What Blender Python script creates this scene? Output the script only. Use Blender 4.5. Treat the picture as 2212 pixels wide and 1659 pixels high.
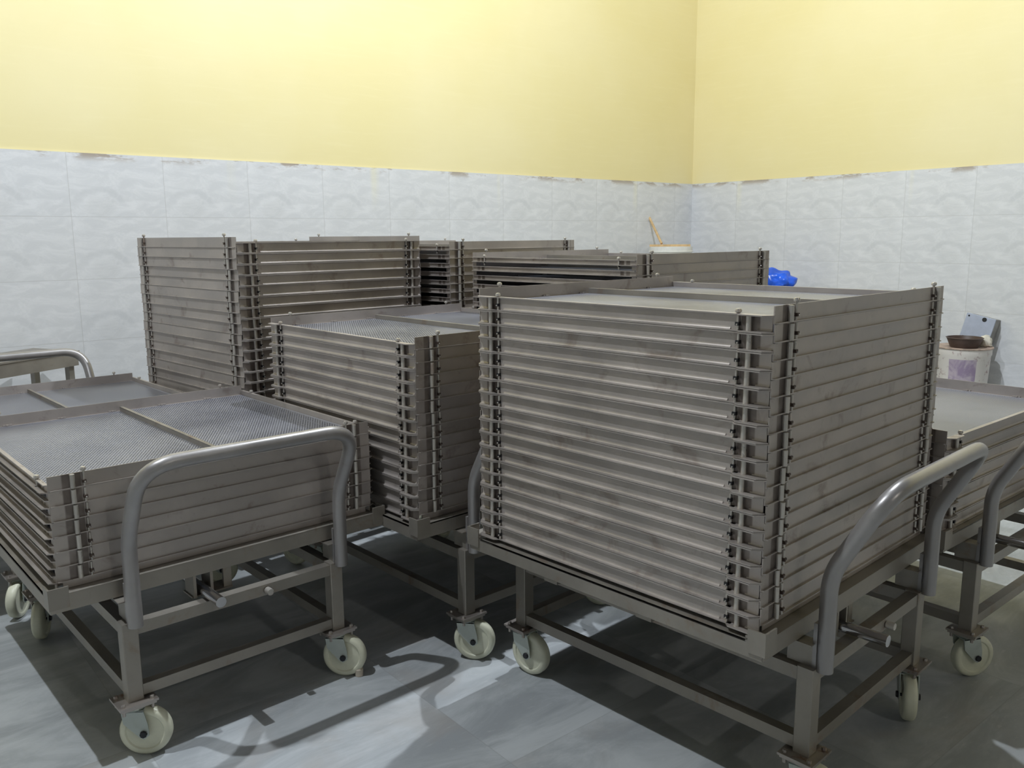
import bpy, bmesh, math, random
from mathutils import Vector, Matrix
random.seed(7)
for o in list(bpy.data.objects): bpy.data.objects.remove(o)
C = bpy.context.scene.collection
U = 0.67                      # layout unit -> metres
FLOOR = 0.61                  # deck height above the floor (layout units)
CAMH = 1.71

# ------------------------------------------------------------------ camera, world, lamps, exposure
F_PX = 1831.4; PITCH = 0.1730; ROLL = -0.0073
cam = bpy.data.cameras.new('camera'); camo = bpy.data.objects.new('camera', cam); C.objects.link(camo)
cam.sensor_width = 36; cam.lens = F_PX / 2212 * 36; cam.clip_start = 0.05
cp, sp, cr, sr = math.cos(PITCH), math.sin(PITCH), math.cos(ROLL), math.sin(ROLL)
fw = Vector((0, cp, -sp)); up0 = Vector((0, sp, cp)); rt0 = Vector((1, 0, 0))
rt = cr * rt0 + sr * up0; up = -sr * rt0 + cr * up0
camo.matrix_world = Matrix(((rt.x, up.x, -fw.x, 0), (rt.y, up.y, -fw.y, 0), (rt.z, up.z, -fw.z, CAMH * U), (0, 0, 0, 1)))
bpy.context.scene.camera = camo
vs = bpy.context.scene.view_settings
vs.view_transform = 'Standard'; vs.look = 'None'; vs.gamma = 1; vs.use_curve_mapping = False
vs.exposure = -0.15
w = bpy.data.worlds.new('world'); bpy.context.scene.world = w; w.use_nodes = True
w.node_tree.nodes['Background'].inputs[0].default_value = (0.6, 0.7, 0.9, 1)
w.node_tree.nodes['Background'].inputs[1].default_value = 0.02

LAMPS = [  # x, y, z (layout), watts, radius (m), colour : the ceiling lamps of the room
    (-2.3, 2.0, 5.9, 325, 0.022, (0.88, 0.94, 1.0)),
    (1.05, 5.09, 5.9, 365, 0.028, (0.88, 0.94, 1.0)),
    (6.2, -4.9, 6.2, 120, 0.06, (1.0, 0.96, 0.88)),
]
for i, (x, y, z, pw, rad, col) in enumerate(LAMPS):
    l = bpy.data.lights.new('ceiling_lamp', 'POINT'); l.energy = pw; l.shadow_soft_size = rad; l.color = col
    lo = bpy.data.objects.new('ceiling_lamp', l); lo.location = (x * U, y * U, z * U); C.objects.link(lo)

# ------------------------------------------------------------------ material helpers
def newmat(name):
    m = bpy.data.materials.new(name); m.use_nodes = True
    nt = m.node_tree; b = nt.nodes['Principled BSDF']
    return m, nt, b
def N(nt, t, **kw):
    n = nt.nodes.new(t)
    for k, v in kw.items(): setattr(n, k, v)
    return n
def math_(nt, op, a, b=None, c=None, clamp=False):
    n = nt.nodes.new('ShaderNodeMath'); n.operation = op; n.use_clamp = clamp
    for i, v in enumerate((a, b, c)):
        if v is None: continue
        if isinstance(v, (int, float)): n.inputs[i].default_value = v
        else: nt.links.new(v, n.inputs[i])
    return n.outputs[0]
def smooth(nt, v, lo, hi, a=0.0, b=1.0):
    n = nt.nodes.new('ShaderNodeMapRange'); n.interpolation_type = 'SMOOTHSTEP'
    nt.links.new(v, n.inputs[0])
    n.inputs[1].default_value = lo; n.inputs[2].default_value = hi; n.inputs[3].default_value = a; n.inputs[4].default_value = b
    return n.outputs[0]
def mix(nt, fac, a, b):
    n = nt.nodes.new('ShaderNodeMix'); n.data_type = 'RGBA'
    for s, v in ((0, fac), (6, a), (7, b)):
        if isinstance(v, tuple): n.inputs[s].default_value = (*v, 1) if len(v) == 3 else v
        elif isinstance(v, (int, float)): n.inputs[s].default_value = v
        else: nt.links.new(v, n.inputs[s])
    return n.outputs[2]
def noise(nt, vec, scale, detail=3, rough=.5, dist=0.0, out=0):
    n = nt.nodes.new('ShaderNodeTexNoise'); n.inputs['Scale'].default_value = scale
    n.inputs['Detail'].default_value = detail; n.inputs['Roughness'].default_value = rough; n.inputs['Distortion'].default_value = dist
    if vec is not None: nt.links.new(vec, n.inputs['Vector'])
    return n.outputs[out]
def mapping(nt, vec, scale=(1, 1, 1), loc=(0, 0, 0), rot=(0, 0, 0)):
    n = nt.nodes.new('ShaderNodeMapping'); nt.links.new(vec, n.inputs[0])
    n.inputs['Location'].default_value = loc; n.inputs['Rotation'].default_value = rot; n.inputs['Scale'].default_value = scale
    return n.outputs[0]
def comb(nt, x, y, z=0.0):
    n = nt.nodes.new('ShaderNodeCombineXYZ')
    for i, v in enumerate((x, y, z)):
        if isinstance(v, (int, float)): n.inputs[i].default_value = v
        else: nt.links.new(v, n.inputs[i])
    return n.outputs[0]
def bump(nt, b, h, strength=.3, dist=.002):
    n = nt.nodes.new('ShaderNodeBump'); n.inputs['Strength'].default_value = strength; n.inputs['Distance'].default_value = dist
    nt.links.new(h, n.inputs['Height']); nt.links.new(n.outputs[0], b.inputs['Normal'])

def steel(name, base=(.435, .395, .37), rough=.43, stain=(.20, .15, .12), amount=.5, metal=.5, bands=False):
    m, nt, b = newmat(name)
    tc = N(nt, 'ShaderNodeTexCoord'); oi = N(nt, 'ShaderNodeObjectInfo')
    add = nt.nodes.new('ShaderNodeVectorMath'); add.operation = 'MULTIPLY_ADD'
    nt.links.new(tc.outputs['Object'], add.inputs[0]); add.inputs[1].default_value = (1, 1, 1)
    nt.links.new(comb(nt, math_(nt, 'MULTIPLY', oi.outputs['Random'], 37.0), math_(nt, 'MULTIPLY', oi.outputs['Random'], 91.0), 0), add.inputs[2])
    v = add.outputs[0]
    n1 = noise(nt, v, 4.5, 5, .6)
    n2 = noise(nt, v, 55, 3, .6)
    n3 = noise(nt, v, 11, 4, .65, .6)
    c = mix(nt, smooth(nt, n1, .35, .7), tuple(x * .86 for x in base), tuple(min(1, x * 1.12) for x in base))
    c = mix(nt, math_(nt, 'MULTIPLY', smooth(nt, n3, .56, .72), amount), c, stain)
    c = mix(nt, math_(nt, 'MULTIPLY', smooth(nt, n2, .62, .75), .35 * amount), c, tuple(x * .6 for x in base))
    if bands:   # dark of the pockets beside the corner rods, painted as shade into the colour
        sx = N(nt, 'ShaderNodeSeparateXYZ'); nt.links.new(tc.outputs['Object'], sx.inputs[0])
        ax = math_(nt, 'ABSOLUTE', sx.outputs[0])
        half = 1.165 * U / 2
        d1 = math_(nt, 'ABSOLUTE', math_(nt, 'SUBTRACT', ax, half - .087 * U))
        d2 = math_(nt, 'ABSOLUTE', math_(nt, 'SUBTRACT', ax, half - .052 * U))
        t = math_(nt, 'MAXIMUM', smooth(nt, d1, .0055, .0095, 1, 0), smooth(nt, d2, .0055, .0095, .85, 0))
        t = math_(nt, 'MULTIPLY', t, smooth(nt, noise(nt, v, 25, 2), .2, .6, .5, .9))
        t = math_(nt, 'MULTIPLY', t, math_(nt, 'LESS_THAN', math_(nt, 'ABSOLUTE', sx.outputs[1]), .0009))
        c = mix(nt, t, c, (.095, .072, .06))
    nt.links.new(c, b.inputs['Base Color'])
    b.inputs['Metallic'].default_value = metal
    nt.links.new(smooth(nt, n1, .3, .75, rough - .06, rough + .12), b.inputs['Roughness'])
    bump(nt, b, n1, .25, .004)
    return m
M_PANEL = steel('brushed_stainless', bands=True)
M_STEEL = steel('stainless_frame', base=(.31, .285, .25), stain=(.22, .14, .09), amount=.45)
M_TUBE = steel('stainless_tube', base=(.34, .325, .32), rough=.36, amount=.15)
M_CHROME = steel('polished_steel', base=(.62, .61, .62), rough=.18, amount=.1, metal=1)
M_ROD = steel('rod_steel', base=(.55, .52, .48), rough=.3, stain=(.28, .15, .09), amount=.5)
M_GALV = steel('zinc_plated_fork', base=(.50, .54, .50), rough=.5, stain=(.36, .38, .33), amount=.5, metal=.55)
M_RUSTY = steel('caster_plate_steel', base=(.42, .38, .35), rough=.38, stain=(.20, .09, .05), amount=.9, metal=.8)

def simple(name, col, rough=.5, metal=0, noise_amt=.15, scale=20, spec=.5):
    m, nt, b = newmat(name); tc = N(nt, 'ShaderNodeTexCoord')
    n = noise(nt, tc.outputs['Object'], scale, 4, .6)
    nt.links.new(mix(nt, smooth(nt, n, .3, .7), tuple(x * (1 - noise_amt) for x in col), tuple(min(1, x * (1 + noise_amt)) for x in col)), b.inputs['Base Color'])
    b.inputs['Roughness'].default_value = rough; b.inputs['Metallic'].default_value = metal
    b.inputs['Specular IOR Level'].default_value = spec
    return m
M_WHEEL = simple('cream_nylon', (.66, .66, .52), .38, noise_amt=.08, scale=14)
M_BLACK = simple('black_hole', (.012, .012, .014), .5)
M_BOLT = simple('dark_bolt', (.03, .03, .035), .45, .5)
M_RUSTNUT = simple('rusty_nut', (.075, .052, .042), .6)

def mesh_mat():
    m, nt, b = newmat('perforated_sheet'); tc = N(nt, 'ShaderNodeTexCoord')
    s = N(nt, 'ShaderNodeSeparateXYZ'); nt.links.new(tc.outputs['Object'], s.inputs[0])
    x, y = s.outputs[0], s.outputs[1]
    P = .0078
    def grid(ox, oy):
        fx = math_(nt, 'SUBTRACT', math_(nt, 'FRACT', math_(nt, 'ADD', math_(nt, 'DIVIDE', x, P), ox + 200)), .5)
        fy = math_(nt, 'SUBTRACT', math_(nt, 'FRACT', math_(nt, 'ADD', math_(nt, 'DIVIDE', y, P * 1.732), oy + 200)), .5)
        fy = math_(nt, 'MULTIPLY', fy, 1.732)
        return math_(nt, 'ADD', math_(nt, 'MULTIPLY', fx, fx), math_(nt, 'MULTIPLY', fy, fy))
    d = math_(nt, 'MINIMUM', grid(0, 0), grid(.5, .5))
    hole = smooth(nt, d, .072, .095, 1, 0)
    # blank border around each sheet, like the punched plate
    lim = .5 * 1.165 * U - .012
    inx = math_(nt, 'LESS_THAN', math_(nt, 'ABSOLUTE', x), lim); iny = math_(nt, 'LESS_THAN', math_(nt, 'ABSOLUTE', y), lim)
    hole = math_(nt, 'MULTIPLY', hole, math_(nt, 'MULTIPLY', inx, iny))
    n1 = noise(nt, tc.outputs['Object'], 3.5, 4)
    c = mix(nt, smooth(nt, n1, .3, .7), (.27, .275, .315), (.35, .355, .40))
    nt.links.new(c, b.inputs['Base Color']); b.inputs['Metallic'].default_value = .4
    nt.links.new(smooth(nt, n1, .3, .7, .28, .40), b.inputs['Roughness'])
    nt.links.new(math_(nt, 'SUBTRACT', 1.0, hole), b.inputs['Alpha'])
    return m
M_MESH = mesh_mat()

# ------------------------------------------------------------------ room materials (UV in metres)
def yellow_mat():
    m, nt, b = newmat('yellow_paint'); uv = N(nt, 'ShaderNodeUVMap'); v = uv.outputs[0]
    n1 = noise(nt, v, .9, 4, .55); n2 = noise(nt, mapping(nt, v, (1.2, 14, 1)), 3, 3); n3 = noise(nt, v, 160, 2)
    c = mix(nt, smooth(nt, n1, .35, .7), (.815, .715, .375), (.845, .75, .43))
    c = mix(nt, smooth(nt, n2, .5, .8, 0, .25), c, (.88, .79, .47))
    nt.links.new(c, b.inputs['Base Color']); b.inputs['Roughness'].default_value = .55
    bump(nt, b, math_(nt, 'ADD', n1, math_(nt, 'MULTIPLY', n3, .05)), .25, .01)
    return m
TW, TH = .369 * 1.8 * U, .2503 * 1.8 * U
def tile_mat():
    m, nt, b = newmat('marble_print_wall_tile'); uv = N(nt, 'ShaderNodeUVMap')
    s = N(nt, 'ShaderNodeSeparateXYZ'); nt.links.new(uv.outputs[0], s.inputs[0])
    us, vs_ = math_(nt, 'DIVIDE', s.outputs[0], TW), math_(nt, 'DIVIDE', s.outputs[1], TH)
    fu = math_(nt, 'FRACT', math_(nt, 'ADD', us, 50.0)); fv = math_(nt, 'FRACT', math_(nt, 'ADD', vs_, 50.0))   # fv: 0 bottom .. 1 top (v measured up from border: negative)
    loc = comb(nt, math_(nt, 'MULTIPLY', fu, 1.47), fv)
    # the same print on every tile
    st = noise(nt, mapping(nt, loc, (1, 2.6, 1), rot=(0, 0, -.75)), 2.2, 8, .68, .9)
    st2 = noise(nt, mapping(nt, loc, (1, 2.4, 1), (3, 1, 0), (0, 0, .7)), 4.2, 7, .66, .6)
    c = mix(nt, smooth(nt, st, .38, .66), (.655, .665, .68), (.745, .752, .765))
    c = mix(nt, smooth(nt, noise(nt, mapping(nt, loc, (1, 1.8, 1), (7, 2, 0), (0, 0, -.6)), 24, 5, .7), .5, .72, 0, .35), c, (.60, .615, .63))
    c = mix(nt, smooth(nt, st2, .55, .75, 0, .28), c, (.82, .825, .835))
    # arched grey vein in the lower right of the print
    wob = noise(nt, loc, 5, 3)
    dx = math_(nt, 'MULTIPLY', math_(nt, 'SUBTRACT', math_(nt, 'MULTIPLY', fu, 1.47), 1.02), .85)
    dy = math_(nt, 'SUBTRACT', fv, .14)
    r = math_(nt, 'ADD', math_(nt, 'SQRT', math_(nt, 'ADD', math_(nt, 'MULTIPLY', dx, dx), math_(nt, 'MULTIPLY', dy, dy))), math_(nt, 'MULTIPLY', math_(nt, 'SUBTRACT', wob, .5), .16))
    arch = math_(nt, 'MULTIPLY', smooth(nt, math_(nt, 'ABSOLUTE', math_(nt, 'SUBTRACT', r, .30)), .02, .075, 1, 0), smooth(nt, dy, .02, .12))
    c = mix(nt, math_(nt, 'MULTIPLY', arch, .32), c, (.50, .515, .53))
    core = smooth(nt, r, .1, .26, .22, 0)
    c = mix(nt, core, c, (.50, .51, .51))
    # each tile slightly different in tone
    wn = N(nt, 'ShaderNodeTexWhiteNoise'); nt.links.new(comb(nt, math_(nt, 'FLOOR', us), math_(nt, 'FLOOR', vs_)), wn.inputs[0])
    c = mix(nt, math_(nt, 'MULTIPLY', wn.outputs[0], .14), c, (.62, .62, .60))
    # grout
    gu = math_(nt, 'MULTIPLY', math_(nt, 'MINIMUM', fu, math_(nt, 'SUBTRACT', 1.0, fu)), TW)
    gv = math_(nt, 'MULTIPLY', math_(nt, 'MINIMUM', fv, math_(nt, 'SUBTRACT', 1.0, fv)), TH)
    g = math_(nt, 'MULTIPLY', math_(nt, 'MAXIMUM', smooth(nt, gu, .0008, .0022, 1, 0), smooth(nt, gv, .0008, .0022, 1, 0)), .36)
    c = mix(nt, g, c, (.40, .39, .37))
    # dirt and plaster smears under the painted edge, a few yellow runs
    top = smooth(nt, s.outputs[1], -.045, -.004)
    dn = noise(nt, mapping(nt, uv.outputs[0], (1, 3, 1)), 2.6, 5, .7)
    c = mix(nt, math_(nt, 'MULTIPLY', math_(nt, 'MULTIPLY', top, smooth(nt, dn, .50, .58)), .8), c, (.34, .27, .20))
    run = noise(nt, mapping(nt, uv.outputs[0], (1, .04, 1)), 3.1, 2, .5)
    fade = smooth(nt, s.outputs[1], -.30, -.01)
    c = mix(nt, math_(nt, 'MULTIPLY', math_(nt, 'MULTIPLY', smooth(nt, run, .62, .70), fade), .55), c, (.86, .80, .45))
    # short dark scuffs
    sc = noise(nt, mapping(nt, uv.outputs[0], (1, .16, 1)), 9, 3, .6)
    c = mix(nt, smooth(nt, sc, .74, .80, 0, .5), c, (.30, .29, .28))
    nt.links.new(c, b.inputs['Base Color'])
    b.inputs['Roughness'].default_value = .34
    bump(nt, b, math_(nt, 'SUBTRACT', 1.0, g), .3, .002)
    return m
def floor_mat():
    m, nt, b = newmat('slate_floor'); uv = N(nt, 'ShaderNodeUVMap'); v = uv.outputs[0]
    s = N(nt, 'ShaderNodeSeparateXYZ'); nt.links.new(v, s.inputs[0])
    T = .60
    us, vs_ = math_(nt, 'DIVIDE', s.outputs[0], T), math_(nt, 'DIVIDE', s.outputs[1], T)
    fu = math_(nt, 'FRACT', math_(nt, 'ADD', us, 50.3)); fv = math_(nt, 'FRACT', math_(nt, 'ADD', vs_, 50.6))
    wn = N(nt, 'ShaderNodeTexWhiteNoise'); nt.links.new(comb(nt, math_(nt, 'FLOOR', math_(nt, 'ADD', us, 50.3)), math_(nt, 'FLOOR', math_(nt, 'ADD', vs_, 50.6))), wn.inputs[0])
    off = nt.nodes.new('ShaderNodeVectorMath'); off.operation = 'ADD'; nt.links.new(v, off.inputs[0]); nt.links.new(wn.outputs[1], off.inputs[1])
    st = noise(nt, mapping(nt, off.outputs[0], (1, 2.6, 1), rot=(0, 0, .3)), 2.6, 8, .66, .9)
    cl = noise(nt, off.outputs[0], 3.2, 5, .6, .5)
    fine = noise(nt, mapping(nt, v, (1, 3, 1)), 22, 4, .6)
    c = mix(nt, smooth(nt, st, .35, .68), (.31, .33, .345), (.46, .485, .50))
    c = mix(nt, smooth(nt, cl, .52, .74, 0, .6), c, (.35, .33, .31))
    c = mix(nt, smooth(nt, fine, .58, .75, 0, .3), c, (.55, .56, .55))
    g = math_(nt, 'MAXIMUM', smooth(nt, math_(nt, 'MULTIPLY', math_(nt, 'MINIMUM', fu, math_(nt, 'SUBTRACT', 1.0, fu)), T), .0008, .002, 1, 0),
              smooth(nt, math_(nt, 'MULTIPLY', math_(nt, 'MINIMUM', fv, math_(nt, 'SUBTRACT', 1.0, fv)), T), .0008, .002, 1, 0))
    c = mix(nt, math_(nt, 'MULTIPLY', g, .3), c, (.24, .24, .24))
    nt.links.new(c, b.inputs['Base Color'])
    nt.links.new(smooth(nt, cl, .3, .7, .42, .6), b.inputs['Roughness'])
    bump(nt, b, st, .15, .003)
    return m
M_YEL = yellow_mat(); M_TILE = tile_mat(); M_FLOOR = floor_mat()
M_CEIL = simple('cement_ceiling', (.12, .12, .12), .9)
M_BARE = simple('bare_plaster', (.17, .17, .16), .85, scale=3)
M_CONC = simple('cement_render', (.33, .32, .30), .85, scale=8)

# ------------------------------------------------------------------ geometry helpers (layout units in, metres out)
def finish(bm, name, mats, parent=None, smooth_=False, bevel=0):
    bmesh.ops.recalc_face_normals(bm, faces=bm.faces)
    for v in bm.verts: v.co *= U
    me = bpy.data.meshes.new(name); bm.to_mesh(me); bm.free()
    for m in (mats if isinstance(mats, (list, tuple)) else [mats]): me.materials.append(m)
    o = bpy.data.objects.new(name, me); C.objects.link(o)
    if parent is not None: o.parent = parent
    if smooth_:
        for p in me.polygons: p.use_smooth = True
        me.set_sharp_from_angle(angle=math.radians(40))
    if bevel:
        md = o.modifiers.new('bevel', 'BEVEL'); md.width = bevel * U; md.segments = 2; md.limit_method = 'ANGLE'
    return o
def box(bm, x0, x1, y0, y1, z0, z1, mi=0):
    vs_ = [bm.verts.new((x, y, z)) for z in (z0, z1) for y in (y0, y1) for x in (x0, x1)]
    for q in ((0, 1, 3, 2), (4, 6, 7, 5), (0, 4, 5, 1), (2, 3, 7, 6), (0, 2, 6, 4), (1, 5, 7, 3)):
        f = bm.faces.new([vs_[i] for i in q]); f.material_index = mi
def prism(bm, pts, z0, z1, mi=0, axis='z', rot=None):
    """extrude the polygon pts along an axis"""
    def put(p, h):
        if axis == 'z': return (p[0], p[1], h)
        if axis == 'y': return (p[0], h, p[1])
        return (h, p[0], p[1])
    a = [bm.verts.new(put(p, z0)) for p in pts]; b = [bm.verts.new(put(p, z1)) for p in pts]
    n = len(pts)
    for f in [bm.faces.new(a), bm.faces.new(b[::-1])] + [bm.faces.new((a[i], a[(i + 1) % n], b[(i + 1) % n], b[i])) for i in range(n)]:
        f.material_index = mi
def tube(bm, pts, r, seg=12, mi=0, caps=True, r_in=None):
    pts = [Vector(p) for p in pts]; rings = []
    t0 = (pts[1] - pts[0]).normalized()
    ref = Vector((0, 0, 1)) if abs(t0.z) < .9 else Vector((1, 0, 0))
    nrm = t0.cross(ref).normalized()
    for i, p in enumerate(pts):
        t = ((pts[min(i + 1, len(pts) - 1)] - pts[max(i - 1, 0)])).normalized()
        nrm = (nrm - t * nrm.dot(t)).normalized(); bn = t.cross(nrm)
        rings.append([bm.verts.new(p + (nrm * math.cos(2 * math.pi * k / seg) + bn * math.sin(2 * math.pi * k / seg)) * r) for k in range(seg)])
    for a, b in zip(rings, rings[1:]):
        for k in range(seg):
            f = bm.faces.new((a[k], a[(k + 1) % seg], b[(k + 1) % seg], b[k])); f.material_index = mi
    if caps:
        for rg in (rings[0], rings[-1]):
            f = bm.faces.new(rg); f.material_index = mi
    return rings
def lathe(bm, prof, seg=32, mi=0, centre=(0, 0, 0), axis='z'):
    """revolve (r, h) profile"""
    rings = []
    for r, h in prof:
        ring = []
        for k in range(seg):
            a = 2 * math.pi * k / seg; c, s = r * math.cos(a), r * math.sin(a)
            p = (c, s, h) if axis == 'z' else ((c, h, s) if axis == 'y' else (h, c, s))
            ring.append(bm.verts.new(Vector(p) + Vector(centre)))
        rings.append(ring)
    for a, b in zip(rings, rings[1:]):
        for k in range(seg):
            f = bm.faces.new((a[k], a[(k + 1) % seg], b[(k + 1) % seg], b[k])); f.material_index = mi
    for rg in (rings[0], rings[-1]):
        if prof[rings.index(rg)][0] > 1e-4:
            f = bm.faces.new(rg); f.material_index = mi
def arc_path(pts, radii, n=8):
    """polyline with rounded corners"""
    pts = [Vector(p) for p in pts]; out = [pts[0]]
    for i in range(1, len(pts) - 1):
        p, a, b = pts[i], pts[i - 1], pts[i + 1]; r = radii[i - 1]
        if r <= 0: out.append(p); continue
        u, v = (a - p).normalized(), (b - p).normalized()
        s, e = p + u * r, p + v * r
        for k in range(n + 1):
            t = k / n; out.append(s * (1 - t) ** 2 + p * 2 * t * (1 - t) + e * t * t)
    out.append(pts[-1]); return out
def empty(name, loc, rz, label, cat, group=None):
    o = bpy.data.objects.new(name, None); C.objects.link(o); o.empty_display_size = .1
    o.location = Vector(loc) * U; o.rotation_euler = (0, 0, rz)
    o['label'] = label; o['category'] = cat
    if group: o['group'] = group
    return o
def tagm(o, label, cat, group=None):
    o['label'] = label; o['category'] = cat
    if group: o['group'] = group

# ------------------------------------------------------------------ the room
CX, CY = 1.2377 * 1.8, 5.919 * 1.8
WA = -0.6899
dA = Vector((-math.cos(WA), math.sin(WA), 0)); dB = Vector((-math.sin(WA), -math.cos(WA), 0))
corner = Vector((CX, CY, 0))
LA, LB, H = 15.0, 15.0, 6.6
ZB = CAMH + .3379 * 1.8        # top edge of the wall tiles
def wall_quad(name, p, d, n, s0, s1, z0, z1, thick, mat, u0=0.0, vz=0.0):
    """slab whose inner face starts at p, runs along d; n points into the room"""
    bm = bmesh.new(); uvl = bm.loops.layers.uv.new('UVMap')
    vs_ = []
    for off in (0, -thick):
        for s, z in ((s0, z0), (s1, z0), (s1, z1), (s0, z1)):
            q = p + d * s + n * off; vs_.append((bm.verts.new((q.x, q.y, z)), s, z))
    for q in ((0, 1, 2, 3), (4, 7, 6, 5), (0, 4, 5, 1), (1, 5, 6, 2), (2, 6, 7, 3), (3, 7, 4, 0)):
        f = bm.faces.new([vs_[i][0] for i in q])
        for lp, i in zip(f.loops, q): lp[uvl].uv = ((vs_[i][1] - u0) * U, (vs_[i][2] - vz) * U)
    o = finish(bm, name, mat); o['kind'] = 'structure'; return o
T = .25
wall_quad('wall_back', corner, dA, dB, -T, LA + T, 0, H, T, M_YEL)
wall_quad('wall_right', corner, dB, dA, 0, LB + T, 0, H, T, M_YEL)
wall_quad('wall_left', corner + dA * LA, dB, -dA, 0, LB + T, 0, H, T, M_BARE)
wall_quad('wall_front', corner + dB * LB, dA, -dB, 0, LA, 0, H, T, M_BARE)
tt = .014
wall_quad('trim_1', corner + dB * tt, dA, dB, tt, LA, 0, ZB, tt, M_TILE, u0=.19 * 1.8, vz=ZB)
wall_quad('trim_2', corner + dA * tt, dB, dA, 0, LB, 0, ZB, tt, M_TILE, u0=0, vz=ZB)
wall_quad('trim_3', corner + dA * (LA - tt), dB, -dA, tt, LB, 0, ZB, tt, M_TILE, vz=ZB)
wall_quad('trim_4', corner + dB * (LB - tt), dA, -dB, tt, LA - tt, 0, ZB, tt, M_TILE, vz=ZB)
def slab(name, z0, z1, mat):
    bm = bmesh.new(); uvl = bm.loops.layers.uv.new('UVMap')
    pts = [corner - dA * T - dB * T, corner + dA * (LA + T) - dB * T, corner + dA * (LA + T) + dB * (LB + T), corner - dA * T + dB * (LB + T)]
    prism(bm, [(p.x, p.y) for p in pts], z0, z1)
    for f in bm.faces:
        for lp in f.loops:
            v = lp.vert.co - corner; lp[uvl].uv = (v.dot(dA) * U, v.dot(dB) * U)
    o = finish(bm, name, mat); o['kind'] = 'structure'
slab('floor', -.2, 0, M_FLOOR); slab('ceiling', H, H + .2, M_CEIL)

# ------------------------------------------------------------------ drying tray
S = 1.165; P0 = .05; TK = .0035
h = S / 2
def flange(bm, z, w=.028, t=TK, chamfer=.022):
    """outward flange along x at y = -h .. -h-w, cut corners"""
    prism(bm, [(-h, -h), (h, -h), (h - .004, -h - w * .25), (h - chamfer, -h - w), (-h + chamfer, -h - w), (-h + .004, -h - w * .25)], z, z + t)
def sweep(bm, prof, x0, x1, t=.002):
    """folded strip along x; profile of (y off the face, z)"""
    front = [(-h + y - .0004, z) for y, z in prof]; back = [(-h + min(y + t, .0015), z - t * .5) for y, z in reversed(prof)]
    prism(bm, front + back, x0, x1, axis='x')
def panel_bm(kind, lip=True):
    """built along local x with its outer face at y = 0 and the origin at the panel's middle"""
    bm = bmesh.new()
    if kind == 'end':
        box(bm, -h, h, -h, -h + TK, .5 * P0 + .0006, 1.5 * P0 - .0008)
        flange(bm, .5 * P0 + .0006, .007, chamfer=.006)
        box(bm, -h + .02, h - .02, -h + .0065, -h + .0065 + TK, .0, .5 * P0)      # inner skirt
        box(bm, -h + .004, h - .004, -h + TK, -h + .010, .5 * P0, .5 * P0 + TK)
        for x in (-.42, -.2, .02, .23, .44):                          # weld beads holding the sheet
            for k in range(3):
                box(bm, x + k * .012 - .004, x + k * .012 + .006, -h + TK, -h + .010 + (k == 1) * .004, .5 * P0 + TK, .5 * P0 + .009)
    elif kind == 'closed':
        box(bm, -h + .005, h - .005, -h, -h + TK, .0006, P0 - .0008)
        for z in (.0006, P0 - TK - .0008):
            box(bm, -h + .09, h - .09, -h - .011, -h, z, z + TK)
            for sg in (-1, 1):
                pts = [(sg * (h - .10), -h), (sg * h, -h), (sg * (h - .004), -h - .007), (sg * (h - .022), -h - .026), (sg * (h - .09), -h - .026), (sg * (h - .105), -h - .011)]
                prism(bm, pts, z, z + TK)
        prof = [(.0006, .0128), (-.0006, .0085), (-.0022, .0058), (-.0056, .0044)]
        sweep(bm, prof, -h + .13, h - .13); sweep(bm, prof, -h + .006, -h + .048); sweep(bm, prof, h - .048, h - .006)
    else:   # open side: only the rim above the sheet
        box(bm, -h + .005, h - .005, -h, -h + TK, .5 * P0 - .003, P0 - .0008)
        flange(bm, P0 - TK - .0008, .010, chamfer=.008); flange(bm, .5 * P0 - .003, .020, chamfer=.014)
        box(bm, -h + .005, -h + .03, -h + .001, -h + TK, 0.0006, .5 * P0 - .003)
        box(bm, h - .03, h - .005, -h + .001, -h + TK, 0.0006, .5 * P0 - .003)
    for v in bm.verts: v.co.y += h
    return bm
def mk(bm, name, mats, **kw):
    o = finish(bm, name, mats, **kw); me = o.data; bpy.data.objects.remove(o); return me
ME = {}
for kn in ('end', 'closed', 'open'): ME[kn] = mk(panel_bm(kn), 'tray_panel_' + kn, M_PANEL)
bm = bmesh.new(); box(bm, -h + .006, h - .006, -h + .011, h - .011, .5 * P0, .5 * P0 + .003); ME['sheet'] = mk(bm, 'tray_sheet', M_MESH)
bm = bmesh.new(); box(bm, -.0022, .0022, -h + .012, h - .012, .5 * P0 + .003, .5 * P0 + .023); box(bm, -.0022, .012, -h + .012, h - .012, .5 * P0 + .021, .5 * P0 + .024)
ME['divider'] = mk(bm, 'tray_divider', M_STEEL)
def rod_bm(z0, z1):
    bm = bmesh.new(); tube(bm, [(0, 0, z0), (0, 0, z1)], .0078, 10); return bm
def pin_bm(z0, z1, ball):
    bm = bmesh.new(); tube(bm, [(0, 0, z0), (0, 0, z1)], .0038, 8)
    zc = z0 + .32 * P0
    box(bm, -.0056, .0056, -.0068, .004, zc - .004, zc + .0055, 1)
    lathe(bm, [(.0001, -.0105), (.002, -.010), (.0028, -.0073)], 8, 0, (.001, 0, zc - .001), 'y')
    if ball: lathe(bm, [(.004, z1), (.004, z1 + .006), (.0085, z1 + .008), (.0095, z1 + .013), (.007, z1 + .018), (.0001, z1 + .0195)], 10)
    return bm
for kn, z0, z1 in (('e', .5 * P0 + .003, 1.5 * P0 - .002), ('c', .004, P0 - .006), ('o', .004, P0 - .006)):
    ME['rod_' + kn] = mk(rod_bm(z0, z1), 'tray_rod', M_ROD, smooth_=True)
    NM = [M_ROD, M_RUSTNUT if kn == 'e' else M_BLACK]
    ME['pin_' + kn] = mk(pin_bm(z0, z1, False), 'tray_pin', NM, smooth_=True)
    ME['pinb_' + kn] = mk(pin_bm(z0, z1, True), 'tray_pin_ball', NM, smooth_=True)
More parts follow.
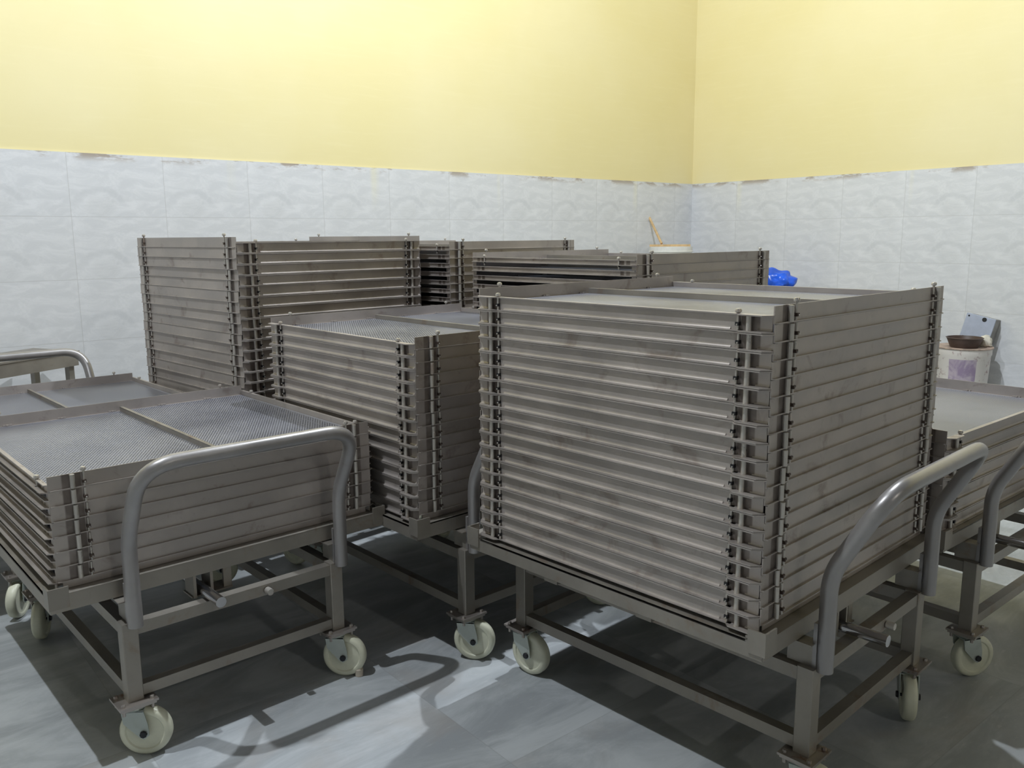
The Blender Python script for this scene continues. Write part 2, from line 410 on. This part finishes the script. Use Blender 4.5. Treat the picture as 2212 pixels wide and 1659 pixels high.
def child(name, me, parent, loc=(0, 0, 0), rz=0):
    o = bpy.data.objects.new(name, me); C.objects.link(o); o.parent = parent
    o.location = Vector(loc) * U; o.rotation_euler = (0, 0, rz); return o
ROT = {0: 0, 1: math.pi / 2, 2: math.pi, 3: -math.pi / 2}          # side 0: y=-h, 1: x=+h, 2: y=+h, 3: x=-h
def side_point(sd, x, y):
    a = ROT[sd]; return (x * math.cos(a) - y * math.sin(a), x * math.sin(a) + y * math.cos(a), 0)
def make_tray(kind, top, hsides):
    """origin at the tray's underside centre. hsides: pair of opposite sides that carry the raised end panels"""
    e = empty('drying_tray', (0, 0, 0), 0, 'tray', 'tray')
    child('perforated_sheet', ME['sheet'], e)
    child('divider_bar', ME['divider'], e, rz=0 if hsides[0] == 0 else math.pi / 2)
    for sd in range(4):
        end = sd in hsides
        child('end_panel' if end else 'side_panel', ME['end' if end else kind], e, side_point(sd, 0, -h), ROT[sd])
        if top or sd in (0, 3):
            k = 'e' if end else ('c' if kind == 'closed' else 'o')
            if k == 'o' and not top: continue
            for sg in (-1, 1):
                if k != 'o': child('corner_rod', ME['rod_' + k], e, side_point(sd, sg * (h - .070), -h - .0085), ROT[sd])
                child('locating_pin', ME[('pinb_' if top else 'pin_') + k], e, side_point(sd, sg * (h - .105), -h - .0045), ROT[sd])
    return e
def copy_tree(o, parent=None):
    c = o.copy(); C.objects.link(c); c.parent = parent
    for ch in o.children: copy_tree(ch, c)
    return c
ORD = ['topmost', 'second from top', 'third from top', 'fourth from top', 'fifth from top', 'sixth from top', 'seventh from top', 'eighth from top', 'ninth from top',
       'tenth from top', 'eleventh from top', 'twelfth from top', 'thirteenth from top', 'fourteenth from top', 'fifteenth from top', 'sixteenth from top',
       'seventeenth from top', 'eighteenth from top', 'nineteenth from top', 'twentieth from top', 'lowest']
STACKS = [  # key, origin x, y (near corner of the stack), yaw, trays, pitch, kind, raised sides, what, group
    ('C', .6874, 2.2102, .7610, 18, .0495, 'closed', (0, 2), 'tall stack at the front right'),
    ('A', -1.4434, 2.5365, .7337, 7, .0498, 'open', (0, 2), 'low stack at the front left'),
    ('B', -.3651, 3.1758, .7378, 14, .0501, 'closed', (0, 2), 'mid-height stack in the middle'),
    ('M', 1.583, 3.008, .700, 7, .0518, 'closed', (1, 3), 'low stack at the right edge'),
    ('D', -1.3506, 4.2163, .7981, 20, .0539, 'closed', (1, 3), 'tall stack at the back left'),
    ('G', .5817, 3.9556, .7535, 20, .0493, 'open', (0, 2), 'stack behind the front right one'),
    ('F', -.3568, 4.9933, .8291, 21, .0498, 'open', (0, 2), 'farthest stack near the back wall'),
    ('J', 0, 0, .745, 5, .0520, 'open', (0, 2), 'low stack behind the front left one'),
]
def local(x, y, yaw, a, b):
    return (x + math.cos(yaw) * a - math.sin(yaw) * b, y + math.sin(yaw) * a + math.cos(yaw) * b)
jx, jy = local(-1.4434, 2.5365, .7337, -.06, 1.375)
tray_proto = {}
POS = {}
for key, x, y, yaw, n, p, kind, hs, what in STACKS:
    if key == 'J': x, y = jx, jy
    POS[key] = (x, y, yaw)
    cx, cy = local(x, y, yaw, h, h)
    for i in range(n):
        top = i == n - 1; pk = (kind, top, hs)
        if pk not in tray_proto: t = tray_proto[pk] = make_tray(kind, top, hs)
        else: t = copy_tree(tray_proto[pk])
        j = 0 if top else .0022
        t.location = Vector((cx + random.uniform(-j, j), cy + random.uniform(-j, j), FLOOR + i * p)) * U
        t.rotation_euler = (0, 0, yaw + random.uniform(-1, 1) * j * .8); t.scale = (1, 1, p / P0)
        k = n - 1 - i
        t['label'] = 'perforated steel tray, %s in the %s' % ('lowest' if i == 0 else ORD[k], what)
        t['category'] = 'tray'; t['group'] = 'trays of the ' + what

# ------------------------------------------------------------------ tray trolley
L1, L2, LF, LR = .178, .945, -.062, 1.12       # leg centres along a, and front / rear along b
LZ = -.41                                       # underside of the legs relative to the deck
def frame_rect(bm, a0, a1, b0, b1, z0, z1, wd):
    box(bm, a0 - wd / 2, a1 + wd / 2, b0 - wd / 2, b0 + wd / 2, z0, z1); box(bm, a0 - wd / 2, a1 + wd / 2, b1 - wd / 2, b1 + wd / 2, z0, z1)
    box(bm, a0 - wd / 2, a0 + wd / 2, b0 + wd / 2, b1 - wd / 2, z0, z1); box(bm, a1 - wd / 2, a1 + wd / 2, b0 + wd / 2, b1 - wd / 2, z0, z1)
TR = {}
o0 = .034
bm = bmesh.new()                                # deck of steel angle
for b0, sgn in ((-o0, 1), (S + o0, -1)):
    y0, y1 = sorted((b0, b0 + sgn * .005)); box(bm, -o0, S + o0, y0, y1, -.058, -.001)
    y0, y1 = sorted((b0, b0 + sgn * .06)); box(bm, -o0, S + o0, y0, y1, -.006, -.0012)
for a0, sgn in ((-o0, 1), (S + o0, -1)):
    x0, x1 = sorted((a0, a0 + sgn * .005)); box(bm, x0, x1, -o0 + .006, S + o0 - .006, -.062, -.014)
    x0, x1 = sorted((a0, a0 + sgn * .05)); box(bm, x0, x1, -o0 + .06, S + o0 - .06, -.019, -.014)
TR['deck_frame'] = mk(bm, 'trolley_deck', M_STEEL)
bm = bmesh.new()                                # upstand bracket for one deck corner, at origin, opening to +x +y
prism(bm, [(-.006, -.006), (.055, -.006), (.055, 0), (0, 0), (0, .05), (-.006, .05)], -.045, .024)
TR['corner_bracket'] = mk(bm, 'trolley_bracket', M_STEEL)
bm = bmesh.new(); frame_rect(bm, L1, L2, LF, LR, -.184, -.143, .040)
TR['upper_frame'] = mk(bm, 'trolley_upper_frame', M_STEEL, bevel=0)
bm = bmesh.new(); frame_rect(bm, L1, L2, LF, LR, -.402, -.364, .036)
TR['lower_frame'] = mk(bm, 'trolley_lower_frame', M_STEEL)
bm = bmesh.new(); prism(bm, [(-.023, -.0255), (.023, -.0255), (.0255, -.023), (.0255, .023), (.023, .0255), (-.023, .0255), (-.0255, .023), (-.0255, -.023)], LZ, -.137)
TR['leg'] = mk(bm, 'trolley_leg', M_STEEL)
bm = bmesh.new(); prism(bm, [(-.023, -.0255), (.023, -.0255), (.0255, -.023), (.0255, .023), (.023, .0255), (-.023, .0255), (-.0255, .023), (-.0255, -.023)], LZ, -.063)
TR['leg_rear'] = mk(bm, 'trolley_leg_rear', M_STEEL)
bm = bmesh.new()                                # plate that carries the deck on the front leg
prism(bm, [(-.075, -.137), (.024, -.137), (.024, -.063), (-.060, -.063), (-.066, -.10)], -.003, .003, axis='x')
box(bm, -.026, .026, -.060, .020, -.066, -.0625)
TR['support_plate'] = mk(bm, 'trolley_support', M_STEEL)
HP = LF - .040
bm = bmesh.new()
HA, HB2 = L1 + .014, L2 + .014
path = arc_path([(HA, HP, -.145), (HA, HP, .15), (HA + .004, HP - .15, .42), (HB2 - .004, HP - .15, .42), (HB2, HP, .15), (HB2, HP, -.145)],
                [.06, .13, .13, .06], 9)
tube(bm, path, .0245, 18)
box(bm, HA - .02, HA + .02, HP + .018, HP + .030, -.14, .0); box(bm, HB2 - .02, HB2 + .02, HP + .018, HP + .030, -.14, .0)
TR['handle'] = mk(bm, 'trolley_handle', M_TUBE, smooth_=True)
bm = bmesh.new()
for a in (.30, .58, .86): box(bm, a - .03, a + .03, 0, S, -.070, -.063)
box(bm, -.02, S + .02, .36, .42, -.082, -.0705); box(bm, -.02, S + .02, .76, .82, -.082, -.0705)
TR['deck_slats'] = mk(bm, 'trolley_slats', M_STEEL)
bm = bmesh.new()
rr = tube(bm, [(.45, .30, -.118), (.45, -.175, -.118)], .0185, 16, caps=False)
lathe(bm, [(.0185, -.175), (.0140, -.1752), (.0140, -.173)], 16, 0, (.45, 0, -.118), 'y')
lathe(bm, [(.0001, -.1735), (.0134, -.1735), (.0134, -.1725)], 16, 1, (.45, 0, -.118), 'y')  # black disc stands in for the shade inside the hollow shaft end
TR['crank_shaft'] = mk(bm, 'trolley_shaft', [M_CHROME, M_BLACK], smooth_=True)
bm = bmesh.new()
box(bm, .415, .425, -.030, .05, -.142, -.06); box(bm, .475, .485, -.030, .05, -.142, -.06); box(bm, .41, .56, -.02, .06, -.143, -.1375)
box(bm, .53, .56, -.012, .0, -.138, -.06)
TR['shaft_bracket'] = mk(bm, 'trolley_shaft_bracket', M_STEEL)
bm = bmesh.new(); lathe(bm, [(.0001, -.112), (.012, -.112), (.013, -.106), (.013, -.085)], 12, 0, (.66, 0, -.165), 'y')
TR['stop_bolt'] = mk(bm, 'trolley_bolt', M_ROD, smooth_=True)
# caster: origin under the leg, z 0 = underside of the leg, wheel trails along +x
WR = .085; WC = (.032, 0, -(FLOOR + LZ) + WR)
bm = bmesh.new()
box(bm, -.062, .062, -.055, .055, -.008, -.0005); box(bm, -.056, .056, -.05, .05, -.017, -.0095)
for sx in (-1, 1):
    for sy in (-1, 1): lathe(bm, [(.0001, .009), (.007, .008), (.008, 0), (.008, -.002)], 6, 0, (sx * .046, sy * .038, 0)); lathe(bm, [(.0001, -.034), (.006, -.033), (.006, -.016)], 6, 0, (sx * .046, sy * .038, 0))
TR['caster_plate'] = mk(bm, 'caster_plate', M_RUSTY)
bm = bmesh.new()
lathe(bm, [(.0001, -.018), (.038, -.018), (.042, -.026), (.034, -.034), (.0001, -.034)], 20)
for sy in (-1, 1):
    y0, y1 = sorted((sy * .0285, sy * .0325))
    prism(bm, [(-.036, -.030), (.036, -.030), (.048, -.085), (WC[0] + .018, WC[2] - .006), (WC[0], WC[2] - .020), (WC[0] - .016, WC[2] - .010), (-.030, -.075)], y0, y1, axis='y')
box(bm, -.036, .036, -.0325, .0325, -.036, -.031)
TR['caster_fork'] = mk(bm, 'caster_fork', M_GALV)
bm = bmesh.new()
lathe(bm, [(.0001, -.020), (.016, -.020), (.020, -.017), (.060, -.0165), (.064, -.021), (.074, -.022), (WR - .003, -.017), (WR, -.008), (WR - .0006, 0), (WR, .008), (WR - .003, .017), (.074, .022), (.064, .021), (.060, .0165), (.020, .017), (.016, .020), (.0001, .020)],
      40, 0, WC, 'y')
TR['wheel'] = mk(bm, 'caster_wheel', M_WHEEL, smooth_=True)
bm = bmesh.new()
lathe(bm, [(.0001, -.040), (.011, -.040), (.012, -.038), (.012, -.0328)], 8, 0, WC, 'y'); lathe(bm, [(.0001, .040), (.011, .040), (.012, .038), (.012, .0328)], 8, 0, WC, 'y')
lathe(bm, [(.0001, -.0325), (.0055, -.0325), (.0055, .0325), (.0001, .0325)], 8, 0, WC, 'y')
TR['axle_bolt'] = mk(bm, 'caster_axle', M_BOLT)

def make_caster(parent, a, b, yaw, world_angle):
    c = child('caster', TR['caster_plate'], parent, (a, b, LZ))
    k = child('fork', TR['caster_fork'], c); k.rotation_euler = (0, 0, math.radians(world_angle) - yaw)
    for nm in ('wheel', 'axle_bolt'):
        q = child(nm, TR[nm], c); q.rotation_euler = k.rotation_euler
    return c
def make_trolley(key, label, handle=True, flip=False, swivel=(-20, -20, -100, -80)):
    x, y, yaw = POS[key]
    if flip:
        x, y = local(x, y, yaw, S, S); yaw += math.pi
    e = empty('tray_trolley', (x, y, FLOOR), yaw, label, 'trolley', 'steel tray trolleys')
    child('deck_frame', TR['deck_frame'], e)
    for a, b, r in ((-o0, -o0, 0), (S + o0, -o0, 90), (S + o0, S + o0, 180), (-o0, S + o0, -90)):
        child('corner_bracket', TR['corner_bracket'], e, (a, b, 0), math.radians(r))
    for nm in ('upper_frame', 'lower_frame', 'deck_slats', 'crank_shaft', 'shaft_bracket', 'stop_bolt'): child(nm, TR[nm], e)
    for i, (a, b) in enumerate(((L1, LF), (L2, LF), (L2, LR), (L1, LR))):
        child('leg', TR['leg' if b < 0 else 'leg_rear'], e, (a, b, 0))
        if b < 0: child('support_plate', TR['support_plate'], e, (a, b + .045, 0))
        make_caster(e, a, b, yaw, swivel[i] )
    if handle: child('handle', TR['handle'], e)
    return e
# swivel: front-left, front-right, rear-right, rear-left (world angle of the trailing wheel)
make_trolley('C', 'steel tray trolley with bent tube handle under the tall front right stack', swivel=(-35, -108, 20, -40))
make_trolley('A', 'steel tray trolley with bent tube handle under the low front left stack', swivel=(6, -4, 30, -75))
make_trolley('B', 'steel tray trolley under the mid-height stack between the two front trolleys', swivel=(-10, -20, 60, -30))
make_trolley('M', 'steel tray trolley cut off by the right edge of the picture', swivel=(12, 70, 20, -60))
make_trolley('D', 'steel tray trolley under the tall back left stack', handle=False, swivel=(-30, 20, 60, -40))
make_trolley('G', 'steel tray trolley behind the front right trolley', handle=False, swivel=(-20, 40, 10, -30))
make_trolley('F', 'steel tray trolley under the farthest stack', handle=False, swivel=(0, 40, 10, -30))
make_trolley('J', 'steel tray trolley behind the front left one, its handle towards the wall', flip=True, swivel=(80, 60, -85, -75))

# ------------------------------------------------------------------ steel work table behind, at the left edge
ax, ay, ayaw = POS['A']
tx, ty = local(ax, ay, ayaw, 1.02, 3.36)
tyaw = ayaw + math.radians(27.7)
tb = empty('work_table', (tx, ty, 0), tyaw, 'steel work table with a plain apron behind the left trolleys', 'table')
TL, TD, TZ = 1.7, .42, .965
bm = bmesh.new(); box(bm, -TL, 0, 0, TD, TZ - .012, TZ); finish(bm, 'table_top', M_STEEL, tb)
bm = bmesh.new(); box(bm, -TL + .01, -.01, .006, .012, TZ - .10, TZ - .0125); box(bm, -TL + .01, -.01, TD - .012, TD - .006, TZ - .10, TZ - .0125); finish(bm, 'apron', M_STEEL, tb)
for a in (-TL + .05, -.05):
    for b in (.05, TD - .05):
        bm = bmesh.new(); box(bm, a - .02, a + .02, b - .02, b + .02, 0, TZ - .0125); finish(bm, 'leg', M_STEEL, tb)

# ------------------------------------------------------------------ masonry counter in the corner, and what stands on it
def room(s_b, s_a): return corner + dB * s_b + dA * s_a      # along wall_right from the corner, away from it
bm = bmesh.new()
pts = [room(tt + .002, tt + .002), room(2.5, tt + .002), room(2.5, 1.15), room(tt + .002, 1.15)]
prism(bm, [(p.x, p.y) for p in pts], 0, 1.10)
o = finish(bm, 'trim_5', M_CONC); o['kind'] = 'structure'

M_PAIL = simple('white_plastic', (.78, .77, .72), .4, noise_amt=.05)
M_WOOD = simple('pale_wood', (.62, .43, .22), .6, scale=30)
M_BLUE = simple('blue_plastic_bag', (.02, .12, .75), .28, noise_amt=.25, scale=9)
# bucket by the corner
p = Vector((1.836, 9.87, 1.1)); RB = .245
pail = empty('bucket', p, 0, 'white plastic bucket in the corner with a wooden board across it', 'bucket')
bm = bmesh.new(); HB = .475
lathe(bm, [(.0001, 0.001), (RB * .84, .001), (RB * .93, HB * .8), (RB * .985, HB * .86), (RB, HB * .93), (RB, HB), (RB - .012, HB), (RB * .82, .02), (.0001, .015)], 40)
finish(bm, 'bucket_body', M_PAIL, pail, smooth_=True)
bm = bmesh.new()
for z in (HB * .80, HB * .87): lathe(bm, [(RB * .95, z), (RB + .012, z + .004), (RB + .012, z + .012), (RB * .95, z + .016)], 40)
finish(bm, 'rim', M_PAIL, pail, smooth_=True)
bm = bmesh.new(); box(bm, -.24, .22, -.035, .035, -.0, .024)
o = finish(bm, 'wooden_board', M_WOOD); o.location = (p + Vector((.0, 0, HB + .001))) * U; o.rotation_euler = (0, 0, -.15); tagm(o, 'pale wooden board lying across the white bucket in the corner', 'board')
# stick leaning on the wall
top_pt = Vector((1.615, 10.18, 1.945)); bot_pt = p + Vector((-.10, .03, HB + .034))
bm = bmesh.new(); tube(bm, [bot_pt, top_pt], .014, 8)
o = finish(bm, 'wooden_stick', M_WOOD, smooth_=True); tagm(o, 'thin wooden stick leaning from the bucket against the tiled wall', 'stick')
# blue bag
bm = bmesh.new(); bmesh.ops.create_icosphere(bm, subdivisions=4, radius=1)
from mathutils import noise as mn
for v in bm.verts:
    d = v.co.normalized(); f = 1 + .22 * mn.noise(d * 2.2) + .045 * mn.noise(d * 5 + Vector((3, 1, 2)))
    f += .22 * max(0, .35 - abs(d.z - .25 - .5 * d.x)) * -1
    x_, y_, z_ = d.x * .19 * f, d.y * .15 * f, d.z * .12 * f
    z_ += .09 * max(0, -d.x)
    v.co = Vector((x_, y_, max(z_, -.105)))
o = finish(bm, 'plastic_bag', M_BLUE, smooth_=True); o.location = Vector((2.87, 9.2, 1.1 + .106)) * U; o.rotation_euler = (0, 0, -.5)
tagm(o, 'crumpled bright blue plastic bag at the right-hand wall', 'bag')

# ------------------------------------------------------------------ paint bucket near the right edge with things on it
def pailmat():
    m, nt, b = newmat('stained_white_pail'); tc = N(nt, 'ShaderNodeTexCoord'); v = tc.outputs['Object']
    s = N(nt, 'ShaderNodeSeparateXYZ'); nt.links.new(v, s.inputs[0])
    n1 = noise(nt, v, 22, 5, .7); n2 = noise(nt, v, 9, 4, .7, .5)
    c = mix(nt, smooth(nt, n1, .55, .68, 0, .8), (.72, .68, .64), (.30, .17, .17))
    # printed purple patch on the side that faces the room
    ang = math_(nt, 'ARCTAN2', s.outputs[1], s.outputs[0])
    la = smooth(nt, math_(nt, 'ABSOLUTE', math_(nt, 'ADD', ang, 2.05)), .50, .53, 1, 0)
    lz = math_(nt, 'MULTIPLY', smooth(nt, s.outputs[2], .22, .225), smooth(nt, s.outputs[2], .385, .39, 1, 0))
    c = mix(nt, math_(nt, 'MULTIPLY', math_(nt, 'MULTIPLY', la, lz), .9), c, mix(nt, smooth(nt, n2, .4, .6), (.30, .22, .36), (.50, .42, .50)))
    nt.links.new(c, b.inputs['Base Color']); b.inputs['Roughness'].default_value = .5
    return m
q = Vector((4.17, 7.76, 0)); RQ = .235; HQ = .665
pb = empty('paint_bucket', q, 0, 'paint-stained white bucket with a purple label by the right wall', 'bucket')
bm = bmesh.new(); lathe(bm, [(.0001, .001), (RQ * .85, .001), (RQ * .97, HQ * .9), (RQ, HQ * .92), (RQ, HQ), (RQ - .012, HQ), (RQ * .83, .02), (.0001, .015)], 40)
finish(bm, 'bucket_body', pailmat(), pb, smooth_=True)
bm = bmesh.new(); lathe(bm, [(.0001, HQ + .001), (RQ + .008, HQ + .001), (RQ + .012, HQ + .008), (RQ + .008, HQ + .014), (.0001, HQ + .013)], 40); finish(bm, 'lid', simple('dirty_lid', (.42, .32, .26), .6, noise_amt=.4, scale=18), pb, smooth_=True)
bm = bmesh.new(); lathe(bm, [(.0001, 0.001), (.115, .001), (.150, .085), (.158, .088), (.15, .092), (.11, .012), (.0001, .010)], 32)
o = finish(bm, 'pan', simple('dark_brown_pan', (.075, .045, .035), .5), smooth_=True); o.location = (q + Vector((-.04, -.08, HQ + .0145))) * U
tagm(o, 'dark brown shallow pan on the lid of the stained bucket', 'pan')
bx = empty('junction_box', q + Vector((.175, .13, HQ + .045)), -.25, 'light grey metal box tilted on the stained bucket by the wall', 'box')
bx.rotation_euler = (-.10, .20, -.85)
M_GREYB = simple('grey_enamel', (.42, .46, .56), .45, noise_amt=.06)
bm = bmesh.new(); box(bm, -.125, .125, -.05, .09, 0, .235); finish(bm, 'box_body', simple('box_side', (.28, .27, .25), .5), bx, bevel=.006)
bm = bmesh.new(); box(bm, -.13, .13, -.062, -.0505, -.004, .239)
finish(bm, 'cover', M_GREYB, bx, bevel=.004)
for sx, sz, r in ((.035, .212, .020), (-.105, .215, .008), (.105, .02, .008), (-.1, .02, .006)):
    bm = bmesh.new(); lathe(bm, [(.0001, -.068), (r * .8, -.068), (r, -.065), (r, -.0622)], 12, 0, (sx, 0, sz), 'y')
    finish(bm, 'knockout' if r > .01 else 'screw', M_BLACK if r > .01 else M_BOLT, bx)
bm = bmesh.new(); bmesh.ops.create_icosphere(bm, subdivisions=3, radius=1)
for v in bm.verts:
    d = v.co.normalized(); f = 1 + .35 * mn.noise(d * 2.5 + Vector((5, 2, 1)))
    v.co = Vector((d.x * .055 * f, d.y * .05 * f, max(d.z * .06 * f, -.045)))
o = finish(bm, 'rag', simple('off_white_cloth', (.72, .68, .58), .9), smooth_=True); o.location = (q + Vector((.165, -.06, HQ + .0145 + .046))) * U
tagm(o, 'small off-white rag on the edge of the stained bucket', 'cloth')

# ------------------------------------------------------------------ small cap on the floor beside the trolley wheel
bm = bmesh.new(); lathe(bm, [(.0001, .001), (.016, .001), (.017, .028), (.013, .033), (.0001, .034)], 16)
o = finish(bm, 'floor_stopper', simple('beige_cap', (.52, .46, .38), .5), smooth_=True)
cxy = local(ax, ay, ayaw, 1.0, -.13); o.location = (cxy[0] * U, cxy[1] * U, 0)
tagm(o, 'small beige round stopper on the floor beside a front left trolley wheel', 'stopper')
